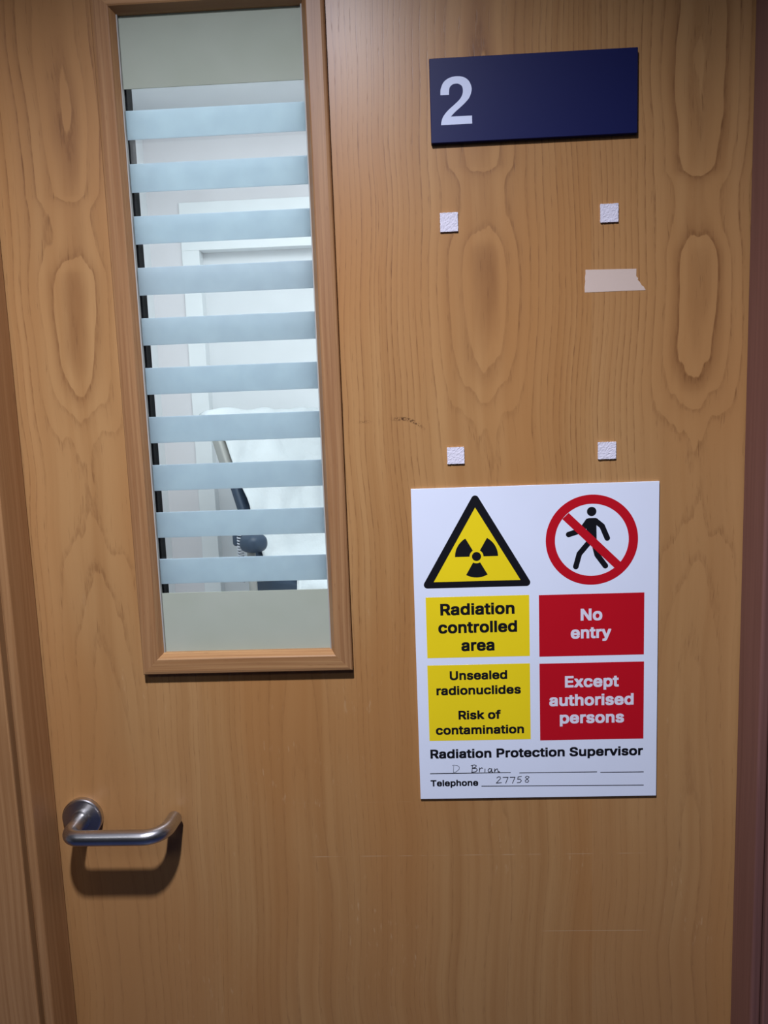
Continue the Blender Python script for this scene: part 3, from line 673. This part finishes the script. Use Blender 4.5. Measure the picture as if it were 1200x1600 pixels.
# ------------------------------------------------------------------ treatment chair behind the glass
RZ = math.radians(-39.7)
CF = Vector((math.cos(RZ), math.sin(RZ), 0)); CL = Vector((-math.sin(RZ), math.cos(RZ), 0))
B = Vector((-0.169, 2.0, 0)); base = B + CF * 0.25 + CL * 0.28
ch = empty('treatment_chair', (base.x, base.y, 0.0), RZ)
tag(ch, 'reclined navy treatment chair with white cover seen through the striped glass', 'chair')
fx = lambda z: -0.25 - 0.43 * (z - 1.075)
def slab(y0, y1, z0, z1, d0, d1, bev):
    """leaning slab: d0..d1 is the distance behind the front line of the backrest"""
    bm = bmesh.new()
    vs = [bm.verts.new((fx(z) - d, y, z)) for d in (d0, d1) for y in (y0, y1) for z in (z0, z1)]
    for f in ((0, 1, 3, 2), (4, 6, 7, 5), (0, 4, 5, 1), (2, 3, 7, 6), (0, 2, 6, 4), (1, 5, 7, 3)): bm.faces.new([vs[i] for i in f])
    bmesh.ops.recalc_face_normals(bm, faces=bm.faces)
    bmesh.ops.bevel(bm, geom=bm.edges[:], offset=bev, segments=4, profile=0.5, affect='EDGES')
    return bm
obj('backrest', slab(-0.28, 0.28, 0.86, 1.49, 0.0, 0.042, 0.012), M_CHAIR, ch, smooth=True)
obj('back_shell', slab(-0.288, 0.288, 1.25, 1.475, -0.003, 0.048, 0.008), M_SHELL, ch, smooth=True)
obj('seat', bx(-0.24, 0.36, -0.28, 0.28, 0.80, 0.90, bev=0.025, seg=4), M_CHAIR, ch, smooth=True)
for s in (-1, 1):
    bm = box(bmesh.new(), -0.20, -0.108, s * 0.335 - 0.045, s * 0.335 + 0.045, 1.0, 1.068, bev=0.030, seg=5)
    box(bm, -0.262, -0.225, s * 0.335 - 0.02, s * 0.335 + 0.02, 1.015, 1.07, bev=0.012, seg=3); box(bm, -0.23, -0.19, s * 0.335 - 0.012, s * 0.335 + 0.012, 1.045, 1.062)
    a = obj('armrest', bm, M_CHAIR, ch, smooth=True)
    bm = tube(bmesh.new(), [(-0.17, s * 0.335, 1.01), (-0.17, s * 0.335, 0.82), (-0.165, s * 0.31, 0.785), (-0.15, s * 0.17, 0.775)], 0.016, 12)
    obj('arm_bracket', bm, M_SHELL, a, smooth=True)
obj('leg_rest', bx(0.37, 0.74, -0.24, 0.24, 0.78, 0.86, bev=0.025, seg=4), M_CHAIR, ch, smooth=True)
obj('under_frame', bx(-0.16, 0.60, -0.18, 0.18, 0.72, 0.80, bev=0.01), M_SHELL, ch)
bm = box(bmesh.new(), -0.05, 0.17, -0.11, 0.11, 0.06, 0.73, bev=0.02); obj('pedestal', bm, M_SHELL, ch)
bm = box(bmesh.new(), -0.30, 0.42, -0.24, 0.24, 0.0, 0.07, bev=0.02); obj('base', bm, M_SHELL, ch)
pts = [(-0.222 + 0.010 * math.cos(k * 0.9), -0.345 + 0.010 * math.sin(k * 0.9), 1.07 - k * 0.0016) for k in range(120)]
obj('coiled_cord', tube(bmesh.new(), pts, 0.0032, 6), M_COIL, ch, smooth=True)
# the paper sheet lies over backrest and seat
bm = bmesh.new(); rnd = random.Random(3)
rows = []
path = [(fx(1.46) - 0.062, 1.46), (fx(1.50) - 0.060, 1.50), (fx(1.515) - 0.05, 1.518)]
path += [(fx(1.515) - 0.03, 1.526), (fx(1.51) + 0.004, 1.515)]
path += [(fx(z) + 0.010, z) for z in [1.50 - 0.03 * i for i in range(1, 19)]]
path += [(-0.13, 0.925), (-0.09, 0.914)] + [(-0.05 + 0.04 * i, 0.912) for i in range(11)] + [(0.385, 0.905), (0.42, 0.885), (0.5, 0.878), (0.6, 0.876), (0.7, 0.876)]
NY = 40
for i, (x, z) in enumerate(path):
    row = []
    for j in range(NY + 1):
        v = j / NY; lo = -0.318 if z > 1.49 else (-0.345 if x > 0.055 and z < 1.0 else (-0.298 if x > 0.005 and z < 1.0 else -0.274)); hi = 0.292 if x < 0 and z < 1.25 else 0.332; y = lo + (hi - lo) * v
        wv = 0.012 * abs(math.sin(9.0 * v + 0.13 * i)) ** 3 + 0.010 * abs(math.sin(4.0 * v - i * 0.37 + 1.0)) ** 4 + 0.006 * math.sin(5.1 * v + i * 0.5) + 0.005 * math.sin(13 * v - i * 0.34) + 0.004 * math.sin(23 * v + i * 0.8)
        drop = 0.0
        if y < -0.299: drop = (-0.299 - y) * 2.4
        if y > 0.303: drop = (y - 0.303) * 0.8
        row.append(bm.verts.new((x + (-0.004 if i < 3 else 0.006 + abs(wv) * 0.8), y, z + 0.002 + abs(wv) * 0.8 - drop)))
    rows.append(row)
for a, b in zip(rows, rows[1:]):
    for j in range(NY): bm.faces.new((a[j], a[j + 1], b[j + 1], b[j]))
sh = obj('paper_sheet', bm, M_PAPER, smooth=True)
sh.location = ch.location; sh.rotation_euler = ch.rotation_euler
m = sh.modifiers.new('solid', 'SOLIDIFY'); m.thickness = 0.002
tag(sh, 'crumpled white paper sheet draped over the chair behind the glass', 'sheet')
